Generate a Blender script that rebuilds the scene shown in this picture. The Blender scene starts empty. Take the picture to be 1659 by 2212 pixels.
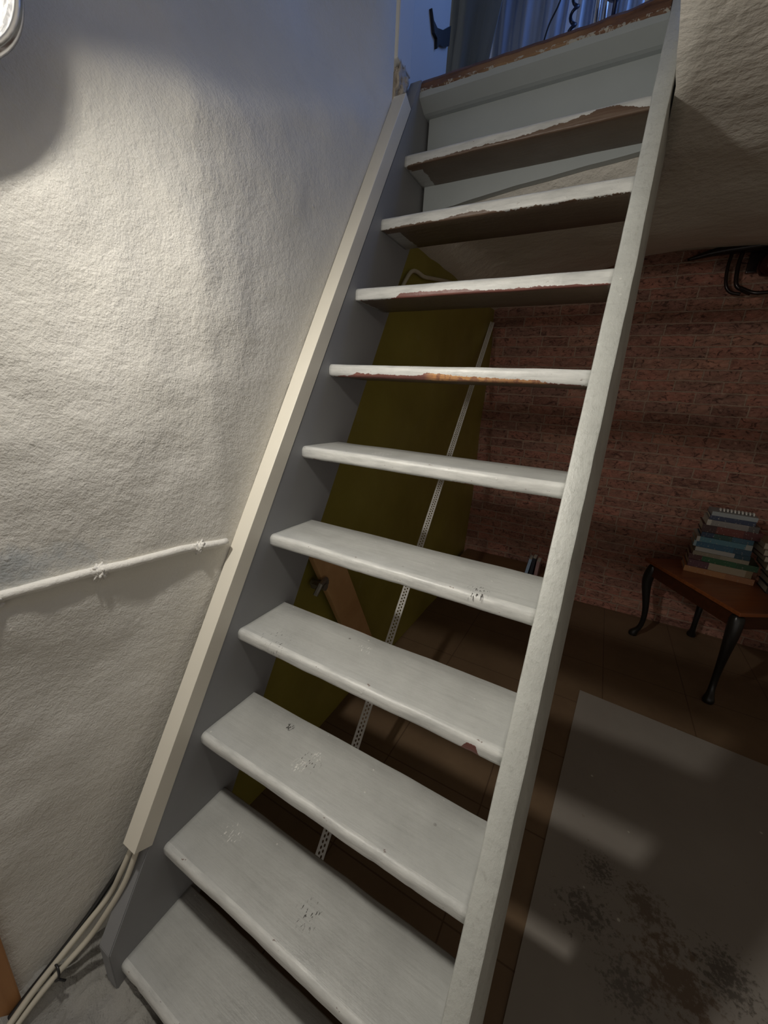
import bpy, bmesh, math, random
from mathutils import Vector, Matrix, noise
random.seed(7)
SC = bpy.context.scene
COL = SC.collection

# ---------------------------------------------------------------- camera
cam_d = bpy.data.cameras.new('camera')
cam = bpy.data.objects.new('camera', cam_d)
COL.objects.link(cam)
cam_d.sensor_fit = 'HORIZONTAL'
cam_d.sensor_width = 36.0
cam_d.lens = 842.6 / 1659 * 36.0
cam_d.clip_start = 0.01
RR = ((0.87103201, 0.48766985, 0.05900305), (0.18967013, -0.22308513, -0.95616853), (-0.45313186, 0.84404451, -0.2868107))
CP = (0.64624882, -0.08822863, 1.3350092)
cam.matrix_world = Matrix(((RR[0][0], -RR[1][0], -RR[2][0], CP[0]),
                           (RR[0][1], -RR[1][1], -RR[2][1], CP[1]),
                           (RR[0][2], -RR[1][2], -RR[2][2], CP[2]), (0, 0, 0, 1)))
SC.camera = cam

# ---------------------------------------------------------------- light
SC.view_settings.view_transform = 'Standard'
SC.view_settings.look = 'None'
SC.view_settings.gamma = 1.0
SC.view_settings.use_curve_mapping = False
SC.view_settings.exposure = 0.0
W = bpy.data.worlds.new('world'); SC.world = W; W.use_nodes = True
W.node_tree.nodes['Background'].inputs[0].default_value = (1.0, 0.93, 0.84, 1)
W.node_tree.nodes['Background'].inputs[1].default_value = 0.35

LAMP = Vector((0.072, 0.090, 1.765))
BULB_STRENGTH = 690.0     # glowing bulb of the wall lamp (built with the lamp below)
wd = bpy.data.lights.new('upstairs_window_light', 'AREA'); wd.energy = 7.5; wd.shape = 'RECTANGLE'; wd.size = 0.9; wd.size_y = 1.0
wd.color = (0.20, 0.40, 1.0)
wo = bpy.data.objects.new('upstairs_window_light', wd); COL.objects.link(wo)
wo.location = (1.0, 1.75, 3.2)
wo.rotation_euler = (Vector((0.1, 1.5, 2.6)) - Vector(wo.location)).to_track_quat('-Z', 'Y').to_euler()

# ---------------------------------------------------------------- helpers
FZ = 0.12          # basement floor height
def tag(o, label=None, cat=None, group=None, kind=None):
    if label: o['label'] = label
    if cat: o['category'] = cat
    if group: o['group'] = group
    if kind: o['kind'] = kind
    return o

def obj(name, bm, mat, parent=None, smooth=False, auto=False):
    me = bpy.data.meshes.new(name)
    bmesh.ops.recalc_face_normals(bm, faces=bm.faces[:])
    bm.to_mesh(me); bm.free()
    if smooth:
        for p in me.polygons: p.use_smooth = True
    for m in (mat if isinstance(mat, (list, tuple)) else [mat]): me.materials.append(m)
    o = bpy.data.objects.new(name, me); COL.objects.link(o)
    if parent: o.parent = parent
    return o

def empty(name, loc=(0, 0, 0), rz=0, label=None, cat=None, group=None):
    o = bpy.data.objects.new(name, None); COL.objects.link(o)
    o.location = loc; o.rotation_euler = (0, 0, rz); o.empty_display_size = 0.05
    return tag(o, label, cat, group)

def box(bm, x0, x1, y0, y1, z0, z1, bevel=0, seg=2, mi=0):
    r = bmesh.ops.create_cube(bm, size=1.0)
    vs = r['verts']
    for v in vs:
        v.co = Vector(((x0 + x1) / 2 + v.co.x * (x1 - x0), (y0 + y1) / 2 + v.co.y * (y1 - y0), (z0 + z1) / 2 + v.co.z * (z1 - z0)))
    fs = list({f for v in vs for f in v.link_faces})
    for f in fs: f.material_index = mi
    if bevel:
        es = list({e for v in vs for e in v.link_edges})
        bmesh.ops.bevel(bm, geom=es, offset=bevel, segments=seg, profile=0.6, affect='EDGES')
    return bm

def newbox(*a, **k):
    bm = bmesh.new(); box(bm, *a, **k); return bm

def prism(bm, pts, x0, x1, sk0=None):
    """extrude polygon pts [(y,z)] from x0 to x1 (numbers or per-point lists)"""
    n = len(pts)
    X0 = x0 if isinstance(x0, (list, tuple)) else [x0] * n
    X1 = x1 if isinstance(x1, (list, tuple)) else [x1] * n
    a = [bm.verts.new((X0[i], pts[i][0], pts[i][1])) for i in range(n)]
    b = [bm.verts.new((X1[i], pts[i][0], pts[i][1])) for i in range(n)]
    bm.faces.new(a); bm.faces.new(b[::-1])
    for i in range(n):
        j = (i + 1) % n
        bm.faces.new((a[i], b[i], b[j], a[j]))
    return bm

def tube(bm, pts, r, seg=10, cap=True, mi=0):
    pts = [Vector(p) for p in pts]
    rs = r if isinstance(r, (list, tuple)) else [r] * len(pts)
    up = None; rings = []
    for i, p in enumerate(pts):
        d = (pts[min(i + 1, len(pts) - 1)] - pts[max(i - 1, 0)]).normalized()
        if up is None:
            up = Vector((0, 0, 1)) if abs(d.z) < 0.9 else Vector((1, 0, 0))
        u = d.cross(up).normalized(); v = u.cross(d).normalized(); up = v
        rings.append([bm.verts.new(p + (u * math.cos(2 * math.pi * k / seg) + v * math.sin(2 * math.pi * k / seg)) * rs[i]) for k in range(seg)])
    for a, b in zip(rings, rings[1:]):
        for k in range(seg):
            f = bm.faces.new((a[k], a[(k + 1) % seg], b[(k + 1) % seg], b[k])); f.material_index = mi
    if cap:
        bm.faces.new(rings[0][::-1]); bm.faces.new(rings[-1])
    return bm

def smooth_path(pts, n=8):
    pts = [Vector(p) for p in pts]; out = []
    P = [pts[0]] + pts + [pts[-1]]
    for i in range(1, len(P) - 2):
        for k in range(n):
            t = k / n
            a, b, c, d = P[i - 1], P[i], P[i + 1], P[i + 2]
            out.append(0.5 * ((2 * b) + (c - a) * t + (2 * a - 5 * b + 4 * c - d) * t * t + (3 * b - a - 3 * c + d) * t ** 3))
    out.append(pts[-1]); return out

def lathe(bm, prof, M=Matrix.Identity(4), seg=32, mi=0):
    rings = []
    for r, h in prof:
        rings.append([bm.verts.new(M @ Vector((r * math.cos(2 * math.pi * k / seg), r * math.sin(2 * math.pi * k / seg), h))) for k in range(seg)])
    for a, b in zip(rings, rings[1:]):
        for k in range(seg):
            f = bm.faces.new((a[k], a[(k + 1) % seg], b[(k + 1) % seg], b[k])); f.material_index = mi
    return bm, rings

def fbm(p, s, o=4):
    return noise.fractal(Vector(p) * s, 1.0, 2.0, o)

def sstep(a, b, x):
    t = max(0, min(1, (x - a) / (b - a))); return t * t * (3 - 2 * t)

# ---------------------------------------------------------------- materials
class NT:
    def __init__(s, name):
        s.m = bpy.data.materials.new(name); s.m.use_nodes = True
        s.t = s.m.node_tree; s.b = s.t.nodes['Principled BSDF']
        s.tc = s.t.nodes.new('ShaderNodeTexCoord'); s.P = s.tc.outputs['Object']
    def n(s, t, **k):
        nd = s.t.nodes.new(t)
        for a, b in k.items(): setattr(nd, a, b)
        return nd
    def l(s, a, b): s.t.links.new(a, b)
    def val(s, sock, v):
        if hasattr(v, 'node'): s.l(v, sock)
        elif v is not None: sock.default_value = v
    def math(s, op, a, b=None, clamp=False):
        nd = s.n('ShaderNodeMath', operation=op, use_clamp=clamp)
        s.val(nd.inputs[0], a)
        if b is not None: s.val(nd.inputs[1], b)
        return nd.outputs[0]
    def map(s, scale=(1, 1, 1), rot=(0, 0, 0), loc=(0, 0, 0), src=None):
        nd = s.n('ShaderNodeMapping'); s.l(src or s.P, nd.inputs[0])
        nd.inputs['Location'].default_value = loc; nd.inputs['Rotation'].default_value = rot; nd.inputs['Scale'].default_value = scale
        return nd.outputs[0]
    def noise(s, scale, detail=4, rough=0.55, vec=None, dist=0):
        nd = s.n('ShaderNodeTexNoise'); s.l(vec or s.P, nd.inputs['Vector'])
        nd.inputs['Scale'].default_value = scale; nd.inputs['Detail'].default_value = detail
        nd.inputs['Roughness'].default_value = rough; nd.inputs['Distortion'].default_value = dist
        return nd.outputs['Fac']
    def ramp(s, fac, stops, interp='LINEAR'):
        nd = s.n('ShaderNodeValToRGB'); s.l(fac, nd.inputs[0]); nd.color_ramp.interpolation = interp
        e = nd.color_ramp.elements
        while len(e) < len(stops): e.new(0.5)
        for el, (p, c) in zip(e, stops):
            el.position = p; el.color = (c, c, c, 1) if not isinstance(c, (tuple, list)) else (*c, 1)
        return nd.outputs['Color']
    def mix(s, f, a, b, mode='MIX'):
        nd = s.n('ShaderNodeMix', data_type='RGBA', blend_type=mode)
        s.val(nd.inputs[0], f)
        for i, v in ((6, a), (7, b)):
            if hasattr(v, 'node'): s.l(v, nd.inputs[i])
            else: nd.inputs[i].default_value = (*v, 1)
        return nd.outputs[2]
    def bump(s, h, strength=0.3, dist=0.01, prev=None):
        nd = s.n('ShaderNodeBump'); s.l(h, nd.inputs['Height'])
        nd.inputs['Strength'].default_value = strength; nd.inputs['Distance'].default_value = dist
        if prev: s.l(prev, nd.inputs['Normal'])
        s.l(nd.outputs[0], s.b.inputs['Normal']); return nd.outputs[0]
    def col(s, c):
        if hasattr(c, 'node'): s.l(c, s.b.inputs['Base Color'])
        else: s.b.inputs['Base Color'].default_value = (*c, 1)
    def rough(s, v): s.val(s.b.inputs['Roughness'], v)
    def spec(s, v): s.b.inputs['Specular IOR Level'].default_value = v
    def metal(s, v): s.b.inputs['Metallic'].default_value = v

def simple(name, c, rough=0.5, metal=0, var=0.12, nscale=30, bump=0.0, spec=0.5):
    n = NT(name)
    f = n.noise(nscale, 4)
    n.col(n.mix(f, tuple(x * (1 - var) for x in c), tuple(min(1, x * (1 + var)) for x in c)))
    n.rough(rough); n.metal(metal); n.spec(spec)
    if bump: n.bump(f, bump, 0.003)
    return n.m

def plaster(name, c1, c2, fine=300, med=75, s1=0.22, s2=0.35, rough=0.75):
    n = NT(name)
    big = n.noise(3.0, 4, 0.6)
    mid = n.noise(17, 5, 0.6)
    c = n.mix(n.ramp(big, [(0.3, 0.0), (0.7, 1.0)]), c1, c2)
    c = n.mix(n.ramp(mid, [(0.55, 0.0), (0.85, 0.35)]), c, tuple(x * 0.82 for x in c1))
    if name == 'white_rough_plaster':
        d = n.n('ShaderNodeVectorMath', operation='DISTANCE'); n.l(n.map(scale=(1, 0.55, 2.6)), d.inputs[0]); d.inputs[1].default_value = (-0.09, 0.05 * 0.55, 1.045 * 2.6)
        st = n.math('ADD', n.math('SUBTRACT', 1.0, n.math('DIVIDE', d.outputs['Value'], 0.16), clamp=True), n.math('MULTIPLY', n.math('SUBTRACT', n.noise(26, 5, 0.7), 0.5), 1.2))
        c = n.mix(n.ramp(st, [(0.25, 0.0), (0.7, 0.6)]), c, (0.36, 0.41, 0.45))
    n.col(c); n.rough(rough)
    a = n.bump(n.noise(med, 4, 0.55), s2, 0.006)
    a = n.bump(n.noise(fine, 3, 0.6), s1, 0.003, a)
    v = n.n('ShaderNodeTexVoronoi'); n.l(n.P, v.inputs['Vector']); v.inputs['Scale'].default_value = 9
    n.bump(n.ramp(v.outputs['Distance'], [(0.0, 1.0), (0.045, 0.0)]), 0.5, 0.004, a)
    return n

def grey_paint(name='grey_paint', base=(0.45, 0.46, 0.44), seed=0):
    n = NT(name)
    v = n.map(loc=(seed * 3.1, seed * 1.7, seed))
    big = n.noise(9, 5, 0.6, v)
    c = n.mix(n.ramp(big, [(0.3, 0), (0.7, 1)]), tuple(x * 0.90 for x in base), tuple(x * 1.10 for x in base))
    st = n.noise(1.0, 5, 0.65, n.map(scale=(6, 90, 60), loc=(seed, 0, 0)))
    c = n.mix(n.ramp(st, [(0.50, 0.0), (0.72, 0.30)]), c, tuple(x * 0.72 for x in base))
    sp = n.n('ShaderNodeTexVoronoi'); n.l(v, sp.inputs['Vector']); sp.inputs['Scale'].default_value = 38
    spot = n.math('MULTIPLY', n.ramp(sp.outputs['Distance'], [(0.05, 1.0), (0.11, 0.0)]), n.ramp(n.noise(11, 2, 0.5, v), [(0.56, 0.0), (0.62, 1.0)]))
    c = n.mix(n.math('MULTIPLY', spot, 0.55), c, (0.80, 0.79, 0.74))
    sp2 = n.n('ShaderNodeTexVoronoi'); n.l(v, sp2.inputs['Vector']); sp2.inputs['Scale'].default_value = 21
    spot2 = n.math('MULTIPLY', n.ramp(sp2.outputs['Distance'], [(0.04, 1.0), (0.085, 0.0)]), n.ramp(n.noise(7, 2, 0.5, n.map(loc=(5, seed, 2))), [(0.57, 0.0), (0.62, 1.0)]))
    c = n.mix(n.math('MULTIPLY', spot2, 0.8), c, (0.12, 0.10, 0.09))
    n.rough(n.ramp(big, [(0.3, 0.34), (0.7, 0.5)])); n.spec(0.5)
    a = n.bump(n.noise(1.0, 5, 0.6, n.map(scale=(9, 120, 120), loc=(seed, 0, 0))), 0.22, 0.003)
    a = n.bump(n.noise(55, 4, 0.6, v), 0.22, 0.004, a)
    n.bump(spot, 0.3, 0.002, a)
    return n, c

M = {}
n, c = grey_paint('grey_gloss_paint'); n.col(c); M['grey'] = n.m
n, c = grey_paint('stringer_grey_paint', (0.50, 0.51, 0.48), 4); n.col(c)
M['stringer'] = n.m
M['stringer_dark'] = simple('inner_stringer_satin_paint', (0.27, 0.275, 0.285), 0.5, var=0.06, nscale=8, bump=0.05)
M['board'] = simple('riser_board_paint', (0.40, 0.43, 0.43), 0.45, var=0.06, nscale=10, bump=0.05)
M['cream'] = simple('cream_plastic', (0.78, 0.74, 0.64), 0.4, var=0.02)
M['wallpl'] = plaster('white_rough_plaster', (0.66, 0.64, 0.58), (0.74, 0.72, 0.67)).m
M['ceilpl'] = plaster('ceiling_plaster', (0.70, 0.66, 0.59), (0.78, 0.74, 0.67), fine=150, med=28, s1=0.35, s2=0.9).m
M['wood_dark'] = simple('dark_unpainted_wood', (0.14, 0.085, 0.05), 0.7, nscale=40, bump=0.2)

def wood(name, a, b, scale=(4, 60, 60), rough=0.5, ring=1.0):
    n = NT(name)
    f = n.noise(1.0, 6, 0.6, n.map(scale=scale), dist=0.6)
    n.col(n.mix(n.ramp(f, [(0.3, 0), (0.7, 1)]), a, b)); n.rough(rough)
    n.bump(f, 0.15, 0.002)
    return n.m
M['mahogany'] = wood('mahogany_tabletop', (0.16, 0.045, 0.015), (0.26, 0.08, 0.025), rough=0.3)
M['mahogany_dark'] = wood('dark_mahogany_apron', (0.04, 0.013, 0.006), (0.07, 0.022, 0.01), rough=0.3)
M['pine'] = wood('pine_wood', (0.50, 0.28, 0.12), (0.68, 0.42, 0.20), scale=(40, 5, 5))
M['orange_wood'] = wood('orange_wood', (0.35, 0.16, 0.06), (0.5, 0.25, 0.1), scale=(30, 30, 3))
M['bench'] = wood('brown_box_wood', (0.14, 0.075, 0.035), (0.20, 0.11, 0.05), scale=(5, 50, 50))
M['black'] = simple('black_lacquer', (0.012, 0.010, 0.009), 0.3, var=0.1)
M['iron'] = simple('dark_iron', (0.02, 0.012, 0.012), 0.25, metal=0.2)
M['chrome'] = simple('brushed_chrome', (0.75, 0.75, 0.76), 0.2, metal=1, var=0.03)
M['steel'] = simple('dull_steel', (0.3, 0.28, 0.25), 0.45, metal=0.8)

# olive wall
n = NT('olive_green_paint')
f = n.noise(5, 5, 0.6)
c = n.mix(n.ramp(f, [(0.3, 0), (0.7, 1)]), (0.28, 0.24, 0.040), (0.34, 0.295, 0.06))
c = n.mix(n.ramp(n.noise(7, 6, 0.75, n.map(loc=(4, 1, 0))), [(0.60, 0.0), (0.75, 0.35)]), c, (0.40, 0.36, 0.22))
n.col(c); n.rough(0.42); n.bump(n.noise(30, 4), 0.12, 0.004)
M['olive'] = n.m

# brick slips
n = NT('red_brick_slips')
sw = n.n('ShaderNodeSeparateXYZ'); n.l(n.P, sw.inputs[0])
cb = n.n('ShaderNodeCombineXYZ')
wob = n.math('MULTIPLY', n.math('SUBTRACT', n.noise(7, 3), 0.5), 0.014)
wob2 = n.math('MULTIPLY', n.math('SUBTRACT', n.noise(45, 3, 0.6, n.map(loc=(3, 0, 3))), 0.5), 0.008)
n.l(n.math('ADD', sw.outputs[0], wob2), cb.inputs[0])
n.l(n.math('ADD', n.math('ADD', sw.outputs[2], wob), wob2), cb.inputs[1])
def bricknode(width, off=0.5, m=0.0055, freq=2):
    br = n.n('ShaderNodeTexBrick', offset=off, squash=0.72, squash_frequency=3); br.offset_frequency = freq
    n.l(cb.outputs[0], br.inputs['Vector'])
    br.inputs['Scale'].default_value = 1.0; br.inputs['Mortar Size'].default_value = m; br.inputs['Mortar Smooth'].default_value = 0.35
    br.inputs['Bias'].default_value = 0.0; br.inputs['Brick Width'].default_value = width; br.inputs['Row Height'].default_value = 0.0555
    br.inputs['Color1'].default_value = (0, 0, 0, 1); br.inputs['Color2'].default_value = (1, 1, 1, 1); br.inputs['Mortar'].default_value = (0.5, 0.5, 0.5, 1)
    return br
br = bricknode(0.205, m=0.0042)
tone = n.ramp(br.outputs['Color'], [(0.0, (0.28, 0.125, 0.095)), (0.25, (0.58, 0.245, 0.18)), (0.5, (0.50, 0.22, 0.16)), (0.75, (0.38, 0.19, 0.15)), (1.0, (0.64, 0.31, 0.22))])
patch = n.ramp(n.noise(9, 3, 0.6, n.map(scale=(1, 1, 2.5))), [(0.42, 0.0), (0.62, 1.0)])
tone = n.mix(patch, tone, n.mix(0.5, tone, (0.25, 0.155, 0.115)))
crk = n.noise(1.0, 6, 0.7, n.map(scale=(26, 26, 44), rot=(0, 0.5, 0)), dist=1.5)
tone = n.mix(n.ramp(crk, [(0.38, 0.85), (0.47, 0.0)]), tone, (0.08, 0.035, 0.03))
tone = n.mix(n.ramp(crk, [(0.54, 0.0), (0.66, 0.6)]), tone, (0.60, 0.36, 0.27))
n.col(n.mix(br.outputs['Fac'], tone, (0.48, 0.33, 0.25))); n.rough(0.8)
a = n.bump(n.math('SUBTRACT', 1.0, br.outputs['Fac']), 0.7, 0.006)
n.bump(crk, 1.0, 0.014, a)
M['brick'] = n.m

# basement floor
n = NT('brown_floor_tiles')
s3 = n.n('ShaderNodeTexBrick', offset=0.0); n.l(n.map(loc=(0.13, 0.1, 0)), s3.inputs['Vector'])
s3.inputs['Scale'].default_value = 1; s3.inputs['Brick Width'].default_value = 0.33; s3.inputs['Row Height'].default_value = 0.33
s3.inputs['Mortar Size'].default_value = 0.0022; s3.inputs['Mortar Smooth'].default_value = 0.2
f = n.noise(4, 5, 0.65)
c = n.mix(n.ramp(f, [(0.3, 0), (0.7, 1)]), (0.155, 0.10, 0.058), (0.205, 0.138, 0.082))
n.col(n.mix(s3.outputs['Fac'], c, (0.10, 0.062, 0.036))); n.rough(0.5)
n.bump(s3.outputs['Fac'], -0.3, 0.003)
M['floor'] = n.m

# worn grey sheet
n = NT('worn_grey_sheet')
c = n.mix(n.ramp(n.noise(3, 4), [(0.3, 0), (0.7, 1)]), (0.26, 0.235, 0.21), (0.31, 0.285, 0.255))
def blob(cx, cy, r, scl=60, th=0.5, seed=0):
    d = n.n('ShaderNodeVectorMath', operation='DISTANCE'); n.l(n.map(src=n.tc.outputs['Object']), d.inputs[0]); d.inputs[1].default_value = (cx, cy, FZ + 0.003)
    fall = n.math('SUBTRACT', 1.0, n.math('DIVIDE', d.outputs['Value'], r), clamp=True)
    nz = n.noise(scl, 5, 0.7, n.map(loc=(seed, seed, 0)))
    return n.ramp(n.math('ADD', n.math('MULTIPLY', fall, 0.42), nz), [(th, 0.0), (th + 0.12, 1.0)])
c = n.mix(n.math('MULTIPLY', blob(0.86, 0.885, 0.10, 130, 0.76, 1), 0.7), c, (0.07, 0.06, 0.05))
c = n.mix(n.math('MULTIPLY', blob(0.83, 0.76, 0.15, 70, 0.78, 2), 0.7), c, (0.07, 0.06, 0.05))
c = n.mix(n.math('MULTIPLY', blob(0.965, 0.85, 0.10, 60, 0.72, 3), 0.7), c, (0.10, 0.065, 0.04))
c = n.mix(n.math('MULTIPLY', blob(1.01, 0.735, 0.14, 45, 0.68, 4), 0.75), c, (0.11, 0.065, 0.035))
c = n.mix(n.math('MULTIPLY', blob(1.12, 0.80, 0.13, 80, 0.74, 5), 0.75), c, (0.07, 0.06, 0.05))
c = n.mix(n.math('MULTIPLY', blob(0.92, 0.66, 0.12, 80, 0.76, 6), 0.6), c, (0.07, 0.06, 0.05))
sp = n.n('ShaderNodeTexVoronoi'); n.l(n.P, sp.inputs['Vector']); sp.inputs['Scale'].default_value = 13
c = n.mix(n.ramp(sp.outputs['Distance'], [(0.035, 0.8), (0.06, 0.0)]), c, (0.62, 0.60, 0.55))
n.col(c); n.rough(0.5); n.bump(n.noise(40, 4), 0.08, 0.003)
M['sheet'] = n.m

# ---------------------------------------------------------------- structure
def wallx(y, z):
    x = -0.04 - 0.17 * max(0.0, 0.45 - y)
    ridge = 1.615 + 0.365 * y + 0.02 * math.sin(y * 9)
    s = z - ridge
    x -= 0.18 * (1 - math.exp(-max(0, s) * 3.0)) * sstep(-0.01, 0.10, s) * (1.0 - sstep(0.80, 1.07, y))  # recess shaped to turn the upper wall from the lamp and darken it
    x -= 0.012 * sstep(0.0, 0.25, 1.0 - z) * sstep(0.6, 0.0, y)
    w = 0.010 * fbm((0, y, z), 2.2, 4) + 0.0035 * fbm((3, y, z), 9.0, 4)
    if s > 0: w *= 0.35 + 0.65 * math.exp(-s * 14)
    fade = 1.0 - 0.8 * sstep(-0.25, -0.05, y - 0.55 * z)      # flat where the stringer bears on it
    return x + w * fade

def build_wall_left():
    bm = bmesh.new(); ys = [-1.3 + 0.0125 * i for i in range(int(2.395 / 0.0125) + 1)]; zs = [-0.02 + 0.0125 * i for i in range(int(4.24 / 0.0125))]
    V = {}
    for i, y in enumerate(ys):
        for j, z in enumerate(zs):
            if y > max(0.55 * z + 0.14, 0.02) and z < 2.2: continue
            V[i, j] = bm.verts.new((wallx(y, z), y, z))
    for (i, j) in list(V):
        q = [(i, j), (i + 1, j), (i + 1, j + 1), (i, j + 1)]
        if all(k in V for k in q): bm.faces.new([V[k] for k in q])
    return obj('wall_left', bm, M['wallpl'], smooth=True)
tag(build_wall_left(), 'rough white plaster wall beside the staircase', 'wall', kind='structure')

# olive wall behind/below the stairs
bm = bmesh.new()
nY, nZ = 90, 60; V = []
for i in range(nY + 1):
    row = []
    for j in range(nZ + 1):
        y = 0.05 + (2.62 - 0.05) * i / nY; z = -0.02 + 2.1 * j / nZ
        row.append(bm.verts.new((-0.083 + 0.010 * fbm((7, y, z), 2.3, 3), y, z)))
    V.append(row)
for i in range(nY):
    for j in range(nZ):
        if V[i][j].co.y > 0.55 * V[i][j].co.z + 0.07: bm.faces.new((V[i][j], V[i + 1][j], V[i + 1][j + 1], V[i][j + 1]))
tag(obj('wall_side', bm, M['olive'], smooth=True), 'olive green painted wall under the stairs', 'wall', kind='structure')

# brick wall
bm = bmesh.new()
nX, nZ = 120, 50; V = []
for i in range(nX + 1):
    row = []
    for j in range(nZ + 1):
        x = -0.14 + 3.3 * i / nX; z = -0.02 + 2.4 * j / nZ
        row.append(bm.verts.new((x, 2.56 + 0.010 * fbm((x, 9, z), 2.0, 3), z)))
    V.append(row)
for i in range(nX):
    for j in range(nZ): bm.faces.new((V[i][j], V[i + 1][j], V[i + 1][j + 1], V[i][j + 1]))
tag(obj('wall_back', bm, M['brick'], smooth=True), 'red brick slip wall at the back of the basement', 'wall', kind='structure')
tag(obj('wall_right', newbox(3.0, 3.1, -1.5, 2.7, 0, 2.4), M['ceilpl']), 'plain wall far right', 'wall', kind='structure')

tag(obj('floor', newbox(-0.6, 3.1, -1.5, 2.7, 0.02, FZ), M['floor']), 'dark brown tiled basement floor', 'floor', kind='structure')

# ceiling of the basement with the stair opening
def cz(x, y):
    t = max(0, y - 1.72) / 0.84
    prof = [(-0.2, 1.80), (-0.1, 1.865), (0.1, 1.95), (0.5, 2.06), (0.65, 2.098), (0.82, 2.11), (1.1, 2.096), (1.3, 2.04), (1.8, 1.9), (3.2, 1.8)]
    zb = prof[-1][1]
    for (a, za), (b, zb_) in zip(prof, prof[1:]):
        if a <= x <= b: zb = za + (zb_ - za) * (x - a) / (b - a); break
    z0 = 1.945 - 0.085 * (1 - sstep(-0.1, 0.10, x)) - 0.10 * sstep(1.0, 2.0, x)
    return z0 + (zb - z0) * min(1, t) ** 1.25 + 0.008 * fbm((x, y, 5), 4, 4) * sstep(0.64, 0.75, abs(x - 0.3) + 0.35 + max(0, y - 1.3))
bm = bmesh.new(); D = {}
xs = sorted([-0.14 + 0.026 * i for i in range(30)] + [0.64 + 0.03 * i for i in range(82)]); xs = [x for k, x in enumerate(xs) if k == 0 or x - xs[k - 1] > 0.012]
xs = [0.64 if abs(x - 0.64) < 0.02 else x for x in xs]; xs = sorted(set(xs))
ys = [-1.5 + 0.03 * i for i in range(92)] + [1.26 + 0.026 * i for i in range(52)]
for i, x in enumerate(xs):
    for j, y in enumerate(ys):
        if x < 0.639 and y < 1.259: continue
        xx = x
        if abs(x - 0.64) < 0.001 and y < 1.04: xx = 0.64 - 0.02 * min(1, (1.04 - y) / 0.25) + 0.003 * fbm((1, y, 2), 20)
        D[i, j] = bm.verts.new((xx, y, cz(x, y) + (0.004 if xx < 0.63 else 0)))
for (i, j) in list(D):
    q = [(i, j), (i + 1, j), (i + 1, j + 1), (i, j + 1)]
    if all(k in D for k in q): bm.faces.new([D[k] for k in q])
# turned-up plaster edges of the opening
for j in range(len(ys) - 1):
    i = min(range(len(xs)), key=lambda k: abs(xs[k] - 0.64))
    if (i, j) in D and (i, j + 1) in D and ys[j + 1] <= 1.27:
        a, b = D[i, j], D[i, j + 1]
        bm.faces.new((a, b, bm.verts.new((b.co.x, b.co.y, 2.19)), bm.verts.new((a.co.x, a.co.y, 2.19))))
for k in range(32):
    xa, xb = 0.02 * k, 0.02 * (k + 1)
    bm.faces.new([bm.verts.new(v) for v in ((xa, 1.2605, 1.886), (xb, 1.2605, 1.886), (xb, 1.2605, 2.16), (xa, 1.2605, 2.16))])
    bm.faces.new([bm.verts.new(v) for v in ((xa, 1.2605, 1.886), (xb, 1.2605, 1.886), (xb, 1.45, 1.943), (xa, 1.45, 1.943))])
bmesh.ops.remove_doubles(bm, verts=bm.verts[:], dist=0.0005)
tag(obj('ceiling', bm, M['ceilpl'], smooth=True), 'rough plastered basement ceiling beside and behind the stairs', 'ceiling', kind='structure')
bm = bmesh.new(); box(bm, 0.66, 3.1, -1.5, 2.7, 2.155, 2.195); box(bm, -0.3, 0.66, 1.275, 2.7, 2.155, 2.195)
tag(obj('floor_upper', bm, M['wood_dark']), 'floor of the upstairs room', 'floor', kind='structure')

# upstairs shell
n = NT('upstairs_pale_paint'); n.col(n.mix(n.noise(3, 3), (0.55, 0.57, 0.60), (0.66, 0.68, 0.70))); n.rough(0.6); n.bump(n.noise(30, 3), 0.1, 0.003)
M['uppaint'] = n.m
tag(obj('wall_upstairs_left', newbox(-0.16, -0.0455, 1.15, 1.445, 2.16, 3.9), M['uppaint']), 'pale wall at the top of the stairs', 'wall', kind='structure')
tag(obj('wall_upstairs_back', newbox(-0.8, 2.0, 2.45, 2.55, 2.19, 4.2), M['uppaint']), 'pale back wall of the upstairs room', 'wall', kind='structure')
tag(obj('wall_upstairs_right', newbox(1.9, 2.0, -0.6, 2.5, 2.19, 4.2), M['uppaint']), 'right wall of the upstairs room', 'wall', kind='structure')
tag(obj('ceiling_upstairs', newbox(-0.9, 2.0, -1.5, 2.55, 4.15, 4.25), M['uppaint']), 'ceiling of the upstairs room', 'ceiling', kind='structure')
tag(obj('wall_upstairs_front', newbox(-0.5, 2.0, -1.6, -1.5, 2.0, 4.2), M['uppaint']), 'front wall of the stairwell upstairs', 'wall', kind='structure')
tag(obj('wall_upstairs_side', newbox(-0.9, -0.8, 1.3, 2.5, 2.19, 4.2), M['uppaint']), 'left wall of the upstairs room', 'wall', kind='structure')
tag(obj('trim_1', newbox(-0.13, -0.036, 1.1005, 1.183, 2.215, 3.9, bevel=0.004), M['uppaint']), 'white door post at the head of the stairs', 'door post', kind='structure')
# broken plaster stub under the door post
bm = bmesh.new(); bmesh.ops.create_icosphere(bm, subdivisions=4, radius=1)
for v in bm.verts:
    d = 1 + 0.5 * fbm(v.co, 2.2, 4)
    v.co = Vector((-0.050 + v.co.x * 0.022 * d, 1.138 + v.co.y * 0.026 * d, 2.172 + v.co.z * 0.048 * d))
M['broken'] = plaster('broken_plaster', (0.25, 0.21, 0.17), (0.55, 0.5, 0.44), s2=1.0).m
tag(obj('trim_2', bm, M['broken'], smooth=True), 'broken plaster under the door post', 'plaster', kind='structure')

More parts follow.
